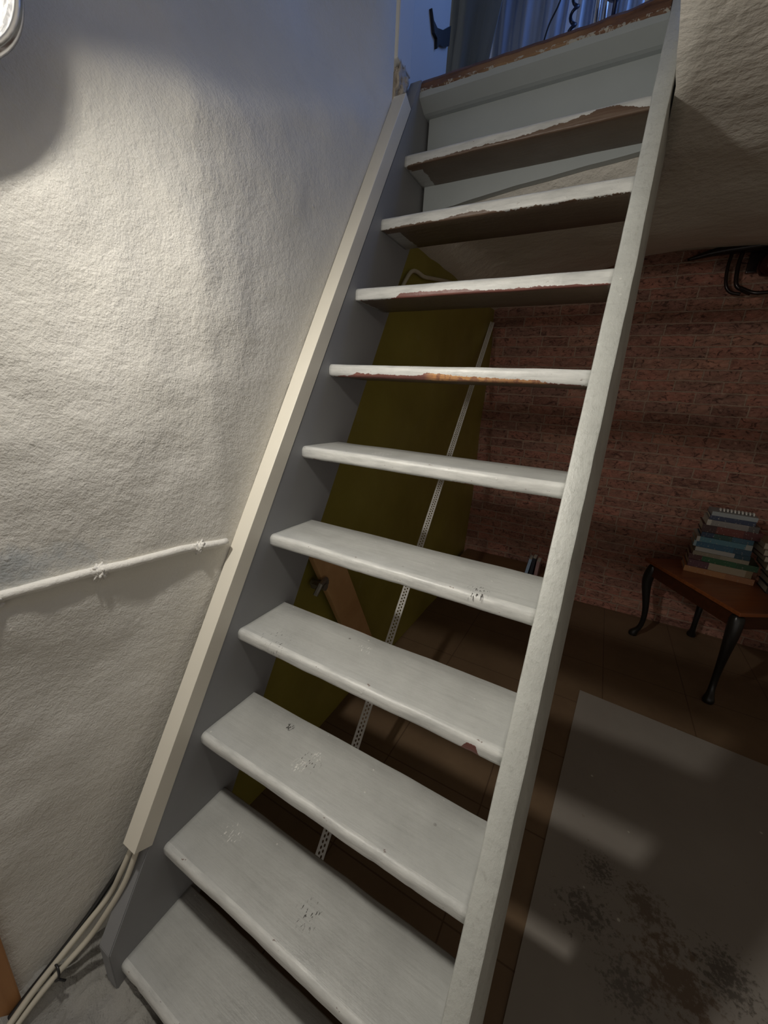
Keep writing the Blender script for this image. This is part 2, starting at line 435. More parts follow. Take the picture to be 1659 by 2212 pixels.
# ---------------------------------------------------------------- staircase
RISE, RUN, DEP, TH, WID = 0.2, 0.1106, 0.1564, 0.030, 0.606
oy = [0.0028, .0013, -.0031, -.0002, -.0018, .0029, -.003, -.0032, .0004, .0039]
oz = [.0045, -.0063, -.0017, -.0002, .0006, .002, .003, .0012, .001, -.0041]
stair = empty('staircase', (0, 0, 0), 0, 'steep open grey-painted wooden staircase with worn chipped treads', 'staircase')

# peel threshold across the width (0 none .. 1 the whole nose), peel colour mix (0 maroon .. 1 raw wood)
peel = {
    1: [(0, 0), (1, 0)], 2: [(0, 0), (1, 0)], 3: [(0, 0), (1, 0)], 4: [(0, 0), (0.88, 0), (0.90, 0.7), (0.925, 0.7), (0.94, 0), (1, 0)],
    5: [(0, 0), (1, 0)], 6: [(0, 0), (1, 0)],
    7: [(0, 0), (0.10, 0.1), (0.14, 0.34), (0.40, 0.26), (0.46, 0.5), (0.62, 0.34), (0.80, 0.28), (0.9, 0.12), (1, 0)],
    8: [(0, 0.0), (0.2, 0.03), (0.22, 0.36), (0.5, 0.34), (0.56, 0.12), (0.8, 0.16), (1, 0.05)],
    9: [(0, 0.0), (0.05, 0.12), (0.3, 0.14), (0.42, 0.36), (0.48, 0.28), (0.54, 0.05), (1, 0.0)],
    10: [(0, 0.0), (0.07, 0.12), (0.2, 0.2), (0.45, 0.22), (0.6, 0.32), (0.78, 0.6), (0.84, 0.85), (0.9, 0.6), (1, 0.1)],
}
tan = {7: [(0, 0), (0.44, 0), (0.48, 1), (0.64, 1), (0.70, 0.6), (0.86, 0.8), (0.88, 0), (1, 0)], 4: [(0, 0.0), (1, 0)]}
WH, DK = (0.85, 0.84, 0.80), (0.05, 0.045, 0.04)
marks = {3: [(0.232, 0.058, 0.018, WH, 0.54), (0.251, 0.092, 0.014, WH, 0.54), (0.245, 0.075, 0.03, DK, 0.60), (0.15, 0.12, 0.012, DK, 0.5)], 5: [(0.50, 0.016, 0.026, DK, 0.56)],
         2: [(0.335, 0.070, 0.03, DK, 0.60), (0.10, 0.09, 0.03, WH, 0.60)], 4: [(0.10, 0.02, 0.05, DK, 0.63), (0.28, 0.10, 0.02, WH, 0.58)], 6: [(0.20, 0.05, 0.03, WH, 0.60)]}
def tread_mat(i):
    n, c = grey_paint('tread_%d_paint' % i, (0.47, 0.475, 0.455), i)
    sp = n.n('ShaderNodeSeparateXYZ'); n.l(n.P, sp.inputs[0])
    u = n.math('DIVIDE', sp.outputs[0], WID)
    nz = n.noise(1.0, 5, 0.7, n.map(scale=(48, 25, 50), loc=(i * 2.3, 0, 0)))
    h = n.math('ADD', n.math('DIVIDE', n.math('ADD', sp.outputs[2], TH), TH), n.math('MULTIPLY', n.math('SUBTRACT', nz, 0.5), 0.55))
    front = n.math('LESS_THAN', sp.outputs[1], 0.03)
    th = n.ramp(u, peel[i])
    pk = n.math('MULTIPLY', n.math('LESS_THAN', h, th), front)
    tn = n.ramp(u, tan.get(i, [(0, 0), (1, 0)]))
    wn = n.noise(1.0, 4, 0.6, n.map(scale=(8, 90, 200)))
    raw = n.mix(n.ramp(wn, [(0.35, 0), (0.65, 1)]), (0.42, 0.19, 0.07), (0.66, 0.38, 0.17))
    mar = n.mix(n.ramp(wn, [(0.35, 0), (0.65, 1)]), (0.12, 0.07, 0.045) if i > 8 else (0.14, 0.055, 0.045), (0.165, 0.115, 0.08) if i > 8 else (0.24, 0.10, 0.08))
    c = n.mix(pk, c, n.mix(n.math('MULTIPLY', tn, n.ramp(nz, [(0.42, 0.3), (0.5, 1)])), mar, raw))
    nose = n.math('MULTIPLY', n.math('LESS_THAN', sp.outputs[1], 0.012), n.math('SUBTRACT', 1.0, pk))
    nose_shine = n.ramp(n.noise(1.0, 4, 0.6, n.map(scale=(14, 60, 90), loc=(i, 2, 0))), [(0.35, 0.15), (0.6, 0.85)])
    c = n.mix(n.math('MULTIPLY', nose, nose_shine), c, (0.66, 0.66, 0.63))  # bright highlight on the nose, painted mottled into the colour
    chip = n.math('MULTIPLY', n.math('LESS_THAN', sp.outputs[1], 0.016), n.ramp(n.noise(1.0, 4, 0.7, n.map(scale=(45, 60, 140), loc=(i * 5, 1, 0))), [(0.66, 0.0), (0.69, 0.8)]))
    c = n.mix(chip, c, (0.16, 0.10, 0.08))
    for (mx, my, mr, mc, mt) in marks.get(i, []):
        d = n.n('ShaderNodeVectorMath', operation='DISTANCE'); n.l(n.P, d.inputs[0]); d.inputs[1].default_value = (mx, my, 0)
        f_ = n.math('MULTIPLY', n.ramp(n.math('DIVIDE', d.outputs['Value'], mr), [(0.6, 1.0), (1.0, 0.0)]), n.ramp(n.noise(1.0, 3, 0.6, n.map(scale=(260, 90, 50), rot=(0, 0, 0.6))), [(mt, 0.0), (mt + 0.05, 1.0)]))
        c = n.mix(f_, c, mc)
    # bare underside
    geo = n.n('ShaderNodeNewGeometry'); gs = n.n('ShaderNodeSeparateXYZ'); n.l(geo.outputs['Normal'], gs.inputs[0])
    edge = n.math('GREATER_THAN', n.math('ADD', sp.outputs[0], n.math('MULTIPLY', n.math('SUBTRACT', nz, 0.5), 0.03)), 0.045 if i > 8 else 0.01)
    fr2 = n.math('GREATER_THAN', n.math('ADD', sp.outputs[1], n.math('MULTIPLY', n.math('SUBTRACT', nz, 0.5), 0.02)), 0.009)
    und = n.math('MULTIPLY', n.math('MULTIPLY', n.math('LESS_THAN', gs.outputs[2], -0.8), edge), fr2)
    c = n.mix(und, c, n.mix(wn, (0.115, 0.085, 0.06), (0.175, 0.13, 0.09)))
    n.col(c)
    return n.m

def tread_mesh(i):
    bm = bmesh.new()
    # profile in y,z with a rounded nose
    prof = []
    r = 0.0105; rl = 0.0105 if i < 8 else 0.004
    prof = [(rl + rl * math.cos(math.radians(a)), -TH + rl + rl * math.sin(math.radians(a))) for a in (270, 247, 225, 202, 180)]
    prof += [(r + r * math.cos(math.radians(a)), -r + r * math.sin(math.radians(a))) for a in (180, 157, 135, 112, 90)]
    prof += [(y, 0) for y in (0.035, 0.07, 0.11, DEP - 0.003)] + [(DEP, -0.003), (DEP, -TH + 0.002), (DEP - 0.003, -TH)] + [(y, -TH) for y in (0.11, 0.07, 0.035)]
    nx = 60; rings = []
    for k in range(nx + 1):
        x = WID * k / nx
        ring = []
        for (y, z) in prof:
            wob = 0.0024 * fbm((x, i * 3.3 + y * 2, 1), 7, 3) if y < 0.03 else (0.002 * fbm((x, i * 5.1, 4), 5, 3) if y > DEP - 0.004 else 0)
            wz = 0.0014 * fbm((x * 0.8, y * 2, i * 7.7), 6, 3)
            ding = -0.0035 * max(0, fbm((x, i * 9.1, 0), 30, 2) - 0.35) if (y < 0.012) else 0
            ring.append(bm.verts.new((x, y + wob - ding, z + wz)))
        rings.append(ring)
    m = len(prof)
    for a, b in zip(rings, rings[1:]):
        for k in range(m): bm.faces.new((a[k], a[(k + 1) % m], b[(k + 1) % m], b[k]))
    bm.faces.new(rings[0]); bm.faces.new(rings[-1][::-1])
    return bm

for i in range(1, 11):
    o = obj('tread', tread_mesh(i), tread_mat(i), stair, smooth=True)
    o.location = (-0.001, i * RUN + oy[i - 1], i * RISE + oz[i - 1])
    if i in (7, 8, 9, 10):
        o['label'] = {7: 'tread with maroon and raw tan wood showing on its nose', 8: 'tread with a maroon strip under its nose', 9: 'tread with small maroon chips and bare underside', 10: 'top tread with ragged paint edge over bare brown underside'}[i]

def sub_prism(bm, pts, x0, x1, seg=1):
    return prism(bm, pts, x0, x1)

# left stringer
bm = bmesh.new()
q = lambda z, o: (0.55 * z + o, z)
prism(bm, [(0.098, 0.255), (0.100, 0.125), (0.28, 0.125), q(0.2, 0.203), q(1.0, 0.203), q(1.9, 0.203), (1.262, 1.955), (1.262, 2.205), q(2.205, -0.03), q(1.2, -0.03)], -0.037, 0.0)
bmesh.ops.bevel(bm, geom=bm.edges[:], offset=0.002, segments=2, affect='EDGES')
ls = obj('stringer', bm, M['stringer_dark'], stair); ls['label'] = 'darker left stringer fixed to the plaster wall'
# right stringer: long board, slightly skewed, worn edges
bm = bmesh.new()
N = 110; rings = []
for k in range(N + 1):
    z = 0.125 + (2.62 - 0.125) * k / N
    w = 0.0012 * fbm((1, 1, z), 11, 3); w2 = 0.0012 * fbm((4, 1, z), 14, 3)
    xi = 0.6045 - 0.006 * sstep(1.6, 2.2, z); xo = 0.640 - 0.006 * sstep(1.5, 2.0, z) - 0.010 * sstep(2.0, 2.4, z)
    xb = 0.657 - 0.010 * sstep(1.2, 2.0, z) - 0.012 * sstep(1.9, 2.3, z)
    y0 = 0.55 * z - 0.035; y1 = 0.55 * z + 0.185
    r = 0.004
    ring = [(xi + w, y0 + r), (xi + r * 0.3 + w, y0 + r * 0.3), (xi + r + w, y0), (xo - r + w2, y0), (xo - r * 0.3 + w2, y0 + r * 0.3), (xo + w2, y0 + r), (xb, y1 - 0.002), (xb - 0.002, y1), (xi + 0.003, y1), (xi, y1 - 0.003)]
    rings.append([bm.verts.new((a, b, z)) for a, b in ring])
m = len(rings[0])
for a, b in zip(rings, rings[1:]):
    for k in range(m): bm.faces.new((a[k], a[(k + 1) % m], b[(k + 1) % m], b[k]))
bm.faces.new(rings[0]); bm.faces.new(rings[-1][::-1])
# grain runs along the board: own material
n, c = grey_paint('right_stringer_paint', (0.50, 0.51, 0.475), 9)
v = n.map(rot=(math.radians(-28.8), 0, 0))
v2 = n.n('ShaderNodeMapping'); n.l(v, v2.inputs[0]); v2.inputs['Scale'].default_value = (130, 90, 4)
st = n.noise(1.0, 5, 0.7, v2.outputs[0])
c = n.mix(n.ramp(st, [(0.56, 0.0), (0.66, 0.45)]), c, (0.34, 0.34, 0.31))
c = n.mix(n.ramp(st, [(0.28, 0.45), (0.40, 0.0)]), c, (0.62, 0.61, 0.57))
n.col(c); n.bump(st, 0.35, 0.004)
rs = obj('stringer', bm, n.m, stair, smooth=True)
for p in rs.data.polygons: p.use_smooth = True
mod = rs.modifiers.new('edge', 'EDGE_SPLIT'); mod.split_angle = math.radians(40)
rs['label'] = 'free-standing right stringer with long cracks in pale grey paint'

# riser board under the landing (ragged lower edge)
bm = bmesh.new(); top = []; bot = []
n_ = 40
for k in range(n_ + 1):
    x = 0.008 + (0.602 - 0.008) * k / n_
    zb = 1.880 + 0.070 * (x / 0.6) ** 0.62 + 0.002 * fbm((x, 0, 0), 12, 2)
    top.append((x, 2.15)); bot.append((x, zb))
for yy in (1.236, 1.258):
    a = [bm.verts.new((x, yy, z)) for x, z in top]; b = [bm.verts.new((x, yy, z)) for x, z in bot]
    for k in range(n_): bm.faces.new((a[k], a[k + 1], b[k + 1], b[k]))
    if yy < 1.24: A, B = a, b
    else:
        for k in range(n_): bm.faces.new((B[k], B[k + 1], b[k + 1], b[k])); bm.faces.new((A[k], A[k + 1], a[k + 1], a[k]))
obj('riser_board', bm, M['board'], stair)
# landing nosing
bm = bmesh.new(); NX = 70; rings = []
for k in range(NX + 1):
    x = 0.0 + 0.598 * k / NX
    w = 0.003 * fbm((x, 0, 3), 20, 3)
    y0 = 1.176
    ring = [(y0 + 0.046, 2.137), (y0 + 0.036, 2.139), (y0, 2.158), (y0 + 0.001, 2.172 + w), (y0 + 0.006, 2.174 + w), (1.262, 2.174), (1.262, 2.137)]
    rings.append([bm.verts.new((x, a, b)) for a, b in ring])
for a, b in zip(rings, rings[1:]):
    for k in range(7): bm.faces.new((a[k], a[(k + 1) % 7], b[(k + 1) % 7], b[k]))
bm.faces.new(rings[0]); bm.faces.new(rings[-1][::-1])
obj('landing_nosing', bm, M['board'], stair)
# worn timber threshold on top
bm = bmesh.new(); rings = []
for k in range(NX + 1):
    x = 0.0 + 0.597 * k / NX
    g = 0.004 * fbm((x, 2, 3), 16, 4); up = 0.010 * sstep(0.45, 0.6, x)
    y0 = 1.181 + 0.004 * fbm((x, 7, 3), 14, 4)
    ring = [(y0 + 0.004, 2.171), (y0 - 0.002, 2.178 + g), (y0 + 0.002, 2.196 + g * 0.4 + up), (y0 + 0.010, 2.206 + up), (1.32, 2.206 + up), (1.32, 2.171)]
    rings.append([bm.verts.new((x, a, b)) for a, b in ring])
for a, b in zip(rings, rings[1:]):
    for k in range(6): bm.faces.new((a[k], a[(k + 1) % 6], b[(k + 1) % 6], b[k]))
bm.faces.new(rings[0]); bm.faces.new(rings[-1][::-1])
n = NT('worn_threshold_wood')
f = n.noise(1.0, 6, 0.7, n.map(scale=(10, 60, 90)), dist=0.8)
c = n.mix(n.ramp(f, [(0.3, 0), (0.7, 1)]), (0.07, 0.032, 0.018), (0.21, 0.10, 0.05))
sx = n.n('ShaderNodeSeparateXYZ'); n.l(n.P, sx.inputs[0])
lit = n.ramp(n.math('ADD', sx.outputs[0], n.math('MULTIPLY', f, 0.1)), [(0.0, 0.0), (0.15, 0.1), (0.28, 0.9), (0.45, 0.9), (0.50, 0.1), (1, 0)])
c = n.mix(n.math('MULTIPLY', lit, n.math('LESS_THAN', sx.outputs[2], 2.193)), c, (0.30, 0.175, 0.085))  # lit stretch painted into the wood colour
c = n.mix(n.math('MULTIPLY', n.math('LESS_THAN', sx.outputs[2], 2.182), n.ramp(n.noise(60, 4, 0.7), [(0.52, 0), (0.56, 1)])), c, (0.45, 0.43, 0.38))
n.col(c); n.rough(0.5); n.bump(f, 0.6, 0.004)
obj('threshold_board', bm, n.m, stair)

# ---------------------------------------------------------------- wall lamp (top left)
ws = 0.17
lampM = Matrix.Translation((wallx(0.106, 1.70) + 0.0, 0.106, 1.748)) @ Matrix.Rotation(math.radians(90), 4, 'Y')
lamp = empty('wall_lamp', lampM.translation, 0, 'lit round wall lamp with crackled glass and a chrome rim', 'lamp')
def lamp_part(name, prof, mat, seg=64, cap=False):
    bm = bmesh.new(); _, rings = lathe(bm, prof, Matrix.Rotation(math.radians(90), 4, 'Y'), seg)
    if cap: bm.faces.new(rings[-1])
    return obj(name, bm, mat, lamp, smooth=True)
XW = lampM.translation.x; RIMX = -0.022 - XW
lamp_part('base', [(0.10, -0.01), (0.10, RIMX - 0.012)], M['chrome'])
lamp_part('rim', [(0.100, RIMX - 0.012), (0.109, RIMX - 0.010), (0.111, RIMX), (0.107, RIMX + 0.007), (0.100, RIMX + 0.009), (0.096, RIMX + 0.005), (0.095, RIMX - 0.006), (0.100, RIMX - 0.012)], M['chrome'])
n = NT('crackled_glass')
n.t.nodes.remove(n.b)
out = n.t.nodes['Material Output']
vo = n.n('ShaderNodeTexVoronoi', feature='DISTANCE_TO_EDGE'); n.l(n.map(scale=(1, 1, 0.6)), vo.inputs['Vector']); vo.inputs['Scale'].default_value = 95
vf = n.ramp(vo.outputs['Distance'], [(0.0, 0.15), (0.10, 1.0)])
tr = n.n('ShaderNodeBsdfTransparent'); tr.inputs[0].default_value = (1, 1, 1, 1)
em = n.n('ShaderNodeEmission'); em.inputs[0].default_value = (1, 0.95, 0.86, 1)
n.l(n.math('ADD', n.math('MULTIPLY', n.ramp(n.noise(60, 3, 0.6), [(0.40, 0.0), (0.62, 1.0)]), 9.0), 1.6), em.inputs[1])
gl = n.n('ShaderNodeBsdfGlossy'); gl.inputs['Roughness'].default_value = 0.08
ms = n.n('ShaderNodeMixShader'); ms.inputs[0].default_value = 0.30; n.l(tr.outputs[0], ms.inputs[1])
ms2 = n.n('ShaderNodeMixShader'); n.l(n.math('MULTIPLY', vf, 0.5), ms2.inputs[0]); n.l(gl.outputs[0], ms2.inputs[1]); n.l(em.outputs[0], ms2.inputs[2])
n.l(ms2.outputs[0], ms.inputs[2]); n.l(ms.outputs[0], out.inputs['Surface'])
M['crackle'] = n.m
glass = lamp_part('glass_dome', [(0.097, RIMX - 0.003), (0.094, RIMX + 0.010), (0.086, RIMX + 0.034), (0.07, RIMX + 0.056), (0.045, RIMX + 0.070), (0.02, RIMX + 0.077), (0.001, RIMX + 0.078)], M['crackle'])
n = NT('reflector_white'); n.col((0.8, 0.8, 0.8)); n.rough(0.5); n.bump(n.noise(80), 0.6, 0.01)
lamp_part('reflector', [(0.001, 0.004), (0.06, 0.006), (0.093, RIMX - 0.010), (0.099, RIMX - 0.012)], n.m)
n = NT('bulb_glow'); n.b.inputs['Emission Color'].default_value = (1, 0.945, 0.85, 1); n.b.inputs['Emission Strength'].default_value = BULB_STRENGTH
n.col((0.9, 0.9, 0.85))
bm = bmesh.new(); lathe(bm, [(0.085 * math.sin(math.radians(a)), 0.085 * (math.cos(math.radians(a)) - math.cos(math.radians(24)))) for a in (24, 20, 16, 12, 8, 4, 0.2)], seg=32)
Mq = Vector((0.68, 0.28, -0.69)).to_track_quat('Z', 'Y').to_matrix().to_4x4()
housing = bmesh.new(); lathe(housing, [(0.0352, 0.001), (0.0375, 0.0), (0.0375, -0.006), (0.02, -0.02), (0.002, -0.022)], Mq, 32)
bmesh.ops.transform(bm, matrix=Mq, verts=bm.verts)
bl = obj('bulb', bm, n.m, lamp, smooth=True); bl.location = LAMP - lampM.translation
hs = obj('bulb_holder', housing, M['cream'], lamp, smooth=True); hs.location = LAMP - lampM.translation

# ---------------------------------------------------------------- cable trunking, cables, pipe
bm = bmesh.new()
def trunk_ring(z, zc=None):
    return [(-0.0385, 0.55 * z - 0.076), (0.0005, 0.55 * z - 0.076), (0.0005, 0.55 * z - 0.0315), (-0.0385, 0.55 * z - 0.0315)]
o_, i_ = [], []
z0, z1 = 0.452, 2.115
def tv(x, q_, t):  # t along slope, z shift keeps the ends square to the slope
    z = t - q_ * 0.42
    return Vector((x, 0.55 * z + q_, z))
W2 = 0.0022
outer = [(-0.0385, -0.076), (0.0005, -0.076), (0.0005, -0.0315), (-0.0385, -0.0315)]
inner = [(-0.0385 + W2, -0.076 + W2), (0.0005 - W2, -0.076 + W2), (0.0005 - W2, -0.0315 - W2), (-0.0385 + W2, -0.0315 - W2)]
R0 = [[bm.verts.new(tv(x, q_, z0 - 0.04)) for x, q_ in s] for s in (outer, inner)]
R1 = [[bm.verts.new(tv(x, q_, z1 - 0.02)) for x, q_ in s] for s in (outer, inner)]
for k in range(4):
    j = (k + 1) % 4
    bm.faces.new((R0[0][k], R0[0][j], R1[0][j], R1[0][k])); bm.faces.new((R0[1][k], R0[1][j], R1[1][j], R1[1][k]))
    bm.faces.new((R0[0][k], R0[0][j], R0[1][j], R0[1][k])); bm.faces.new((R1[0][k], R1[0][j], R1[1][j], R1[1][k]))
tr_ = obj('cable_trunking', bm, M['cream'])
bev = tr_.modifiers.new('bev', 'BEVEL'); bev.width = 0.001; bev.segments = 2
tag(tr_, 'cream plastic cable trunking running up beside the left stringer', 'cable trunking')

M['cable'] = simple('cream_cable_sheath', (0.62, 0.58, 0.48), 0.45, var=0.03)
M['cable_black'] = simple('black_cable_sheath', (0.02, 0.02, 0.02), 0.35)
def cable(pts, r, mat, label, name='electric_cable'):
    bm = bmesh.new(); tube(bm, smooth_path(pts, 8), r, 10)
    return tag(obj(name, bm, mat, smooth=True), label, 'cable')
cable([(-0.028, 0.235, 0.53), (-0.030, 0.192, 0.445), (-0.044, 0.160, 0.372), (-0.062, 0.140, 0.315), (-0.078, 0.100, 0.275), (-0.088, 0.045, 0.240), (-0.096, 0.005, 0.212), (-0.100, -0.04, 0.18)], 0.0058, M['cable'], 'cream cable nearest the wall leaving the trunking')
cable([(-0.014, 0.240, 0.53), (-0.013, 0.188, 0.445), (-0.022, 0.154, 0.368), (-0.045, 0.120, 0.300), (-0.064, 0.092, 0.255), (-0.080, 0.040, 0.222), (-0.090, 0.0, 0.194), (-0.096, -0.04, 0.165)], 0.0055, M['cable'], 'cream cable on the stair side, lowest where it leaves the trunking')
cable([(-0.032, 0.240, 0.53), (-0.034, 0.200, 0.455), (-0.060, 0.180, 0.372), (-0.082, 0.150, 0.315), (-0.094, 0.105, 0.268), (-0.102, 0.045, 0.228), (-0.110, 0.0, 0.198), (-0.115, -0.04, 0.172)], 0.0050, M['cable_black'], 'black cable lying against the wall behind the cream cables')
bm = bmesh.new()
path = [(-0.0815 + 0.026 * math.cos(a) * 0.55, 0.040 + 0.004 * math.sin(a), 0.229 + 0.0135 * math.sin(a)) for a in [2 * math.pi * k / 20 for k in range(21)]]
tube(bm, path, 0.0022, 8); tube(bm, [(-0.072, 0.040, 0.218), (-0.066, 0.047, 0.207)], 0.0022, 8)
tag(obj('cable_tie', bm, M['cable_black'], smooth=True), 'black cable tie around the cables near the wooden post', 'cable tie')

M['pipepaint'] = plaster('painted_pipe', (0.72, 0.70, 0.65), (0.78, 0.76, 0.71), s2=0.4).m
pipe = empty('wall_pipe', (0, 0, 0), 0, 'white overpainted pipe running level along the plaster wall', 'pipe')
bm = bmesh.new(); pts = []
for k in range(80):
    y = -0.35 + (0.455 + 0.35) * k / 79
    pts.append((wallx(y, 1.012) + 0.004 + 0.001 * fbm((y, 0, 0), 12), y, 1.012 - 0.008 * sstep(0.35, 0.48, y) + 0.0018 * fbm((y, 3, 0), 9)))
tube(bm, pts, [0.0082 + 0.0008 * fbm((p[1], 8, 0), 30) for p in pts], 12)
obj('pipe_run', bm, M['pipepaint'], pipe, smooth=True)
for yc in (0.222, 0.395, 0.088):
    bm = bmesh.new(); bmesh.ops.create_icosphere(bm, subdivisions=4, radius=1)
    for v in bm.verts:
        d = 1 + 0.75 * fbm(v.co + Vector((yc * 30, 0, 0)), 2.5, 4)
        v.co = Vector((wallx(yc, 1.01) + 0.003 + v.co.x * 0.009 * d, yc + v.co.y * 0.012 * d, 1.008 + v.co.z * 0.0125 * d))
    obj('pipe_bracket', bm, M['pipepaint'], pipe, smooth=True)

# wooden post, rough ledge at the foot of the wall
po = obj('wooden_post', newbox(-0.175, -0.118, -0.09, -0.004, FZ, 0.62, bevel=0.003), M['orange_wood'])
po.rotation_euler = (0, 0, 0)
tag(po, 'orange brown wooden post in the bottom left corner against the wall', 'post')
bm = bmesh.new(); G = {}
for i in range(61):
    for j in range(41):
        x = -0.20 + 0.40 * i / 60; y = -0.30 + 0.56 * j / 40
        e = sstep(0.0, 0.06, 0.2 - x) * sstep(0.0, 0.03, 0.26 - y) * (1 - 0.25 * sstep(-0.02, 0.16, x))
        z = FZ - 0.004 + 0.040 * e * (0.85 + 0.8 * fbm((x, y, 1), 18, 5)) + 0.05 * sstep(-0.07, -0.13, x)
        G[i, j] = bm.verts.new((x, y, z))
for i in range(60):
    for j in range(40): bm.faces.new((G[i, j], G[i + 1, j], G[i + 1, j + 1], G[i, j + 1]))
tag(obj('trim_3', bm, plaster('rough_grey_mortar', (0.30, 0.29, 0.27), (0.42, 0.41, 0.38), s2=0.9).m, smooth=True), 'lumpy grey mortar at the foot of the stairs', 'mortar', kind='structure')

# ---------------------------------------------------------------- under the stairs
# perforated corner bead leaning from floor to ceiling corner
A = Vector((0.200, 0.480, FZ + 0.003)); B = Vector((-0.075, 2.50, 1.80))
ax = (B - A).normalized(); L = (B - A).length
side = ax.cross(Vector(RR[2]) ).normalized(); nrm = side.cross(ax).normalized()
bm = bmesh.new()
wd_, t_ = 0.025, 0.0012
pitch = 0.0125
cols = int(L / pitch)
# real round-ish (hexagonal) holes in two staggered rows: a strip built cell by cell
def cell(u0, u1, w0, w1, hole):
    if not hole:
        vs = [bm.verts.new(A + ax * u + side * w) for u, w in ((u0, w0), (u1, w0), (u1, w1), (u0, w1))]
        bm.faces.new(vs); return
    cu, cw = (u0 + u1) / 2, (w0 + w1) / 2; ru = (u1 - u0) * 0.33; rw = (w1 - w0) * 0.33
    o8 = [(u0, w0), (cu, w0), (u1, w0), (u1, cw), (u1, w1), (cu, w1), (u0, w1), (u0, cw)]
    ang = [225, 270, 315, 0, 45, 90, 135, 180]
    OV = [bm.verts.new(A + ax * u + side * w) for u, w in o8]
    IV = [bm.verts.new(A + ax * (cu + ru * math.cos(math.radians(a))) + side * (cw + rw * math.sin(math.radians(a)))) for a in ang]
    for k in range(8): bm.faces.new((OV[k], OV[(k + 1) % 8], IV[(k + 1) % 8], IV[k]))
for k in range(cols):
    u = k * pitch
    cell(u, u + pitch, -0.0125, -0.0085, False)
    cell(u, u + pitch, -0.0085, -0.0005, True)
    if k: cell(u - pitch / 2, u + pitch / 2, -0.0005, 0.0075, True)
    cell(u, u + pitch, 0.0075, 0.0125, False)
bmesh.ops.remove_doubles(bm, verts=bm.verts[:], dist=0.0002)
bead = obj('corner_bead', bm, simple('white_perforated_plastic', (0.72, 0.70, 0.66), 0.4, var=0.03))
sm = bead.modifiers.new('thick', 'SOLIDIFY'); sm.thickness = 0.0012
# folded return flange as a part
bm = bmesh.new()
vs = [A - side * 0.0125, B - side * 0.0125, B - side * 0.0125 + nrm * 0.012, A - side * 0.0125 + nrm * 0.012]
bm.faces.new([bm.verts.new(v) for v in vs])
fl = obj('flange', bm, bead.data.materials[0], bead); s2 = fl.modifiers.new('thick', 'SOLIDIFY'); s2.thickness = 0.001
tag(bead, 'long white perforated strip leaning from the floor to the brick corner', 'strip')

# crumbled plaster edge where the olive wall meets the stringer
bm = bmesh.new(); prev = None
for k in range(240):
    z = 0.30 + 1.55 * k / 239
    w = 0.014 + 0.012 * fbm((0, 0, z), 7, 4) + 0.022 * max(0, fbm((0, 5, z), 2.5, 2))
    c_ = 0.55 * z + 0.205
    x = -0.060 + 0.006 * fbm((2, 0, z), 12, 3)
    cur = [bm.verts.new((-0.082, c_ - 0.02, z)), bm.verts.new((x, c_ - 0.005, z)), bm.verts.new((x, c_ + w * 0.55, z)), bm.verts.new((-0.084, c_ + w, z))]
    if prev:
        for a in range(3): bm.faces.new((prev[a], prev[a + 1], cur[a + 1], cur[a]))
    prev = cur
tag(obj('trim_5', bm, plaster('crumbled_plaster', (0.30, 0.27, 0.20), (0.55, 0.50, 0.42), med=60, s2=0.9).m, smooth=True), 'crumbled plaster edge between the left stringer and the olive wall', 'plaster', kind='structure')
# plank fixed to the olive wall
bm = newbox(-0.5, 0.5, -0.5, 0.5, -0.5, 0.5)
pl = obj('wooden_plank', newbox(-0.011, 0.011, -0.058, 0.058, -0.36, 0.36, bevel=0.003), M['pine'])
pl.location = (-0.052, 0.985, 0.560); pl.rotation_euler = (math.radians(28), 0, 0)
tag(pl, 'pine plank leaning against the olive wall behind the treads', 'plank')
bm = bmesh.new(); box(bm, -0.06, -0.030, 0.775, 0.83, 0.745, 0.760, bevel=0.002); tube(bm, [(-0.075, 0.80, 0.75), (-0.02, 0.80, 0.75)], 0.012, 12)
tube(bm, [(-0.03, 0.76, 0.735), (-0.025, 0.78, 0.765), (-0.03, 0.815, 0.77)], 0.008, 8)
tag(obj('metal_bracket', bm, M['steel']), 'dull metal bracket on the olive wall beside the pine plank', 'bracket')
# white hose arch near the ceiling
bm = bmesh.new(); tube(bm, smooth_path([(-0.074, 1.275, 1.69), (-0.070, 1.300, 1.728), (-0.070, 1.340, 1.765), (-0.070, 1.385, 1.778), (-0.070, 1.45, 1.778), (-0.070, 1.52, 1.790), (-0.070, 1.64, 1.812), (-0.07, 1.75, 1.83)], 8), 0.007, 10)
tag(obj('wall_conduit', bm, simple('cream_conduit', (0.60, 0.56, 0.44), 0.4), smooth=True), 'cream conduit arching over the olive wall under the ceiling', 'conduit')

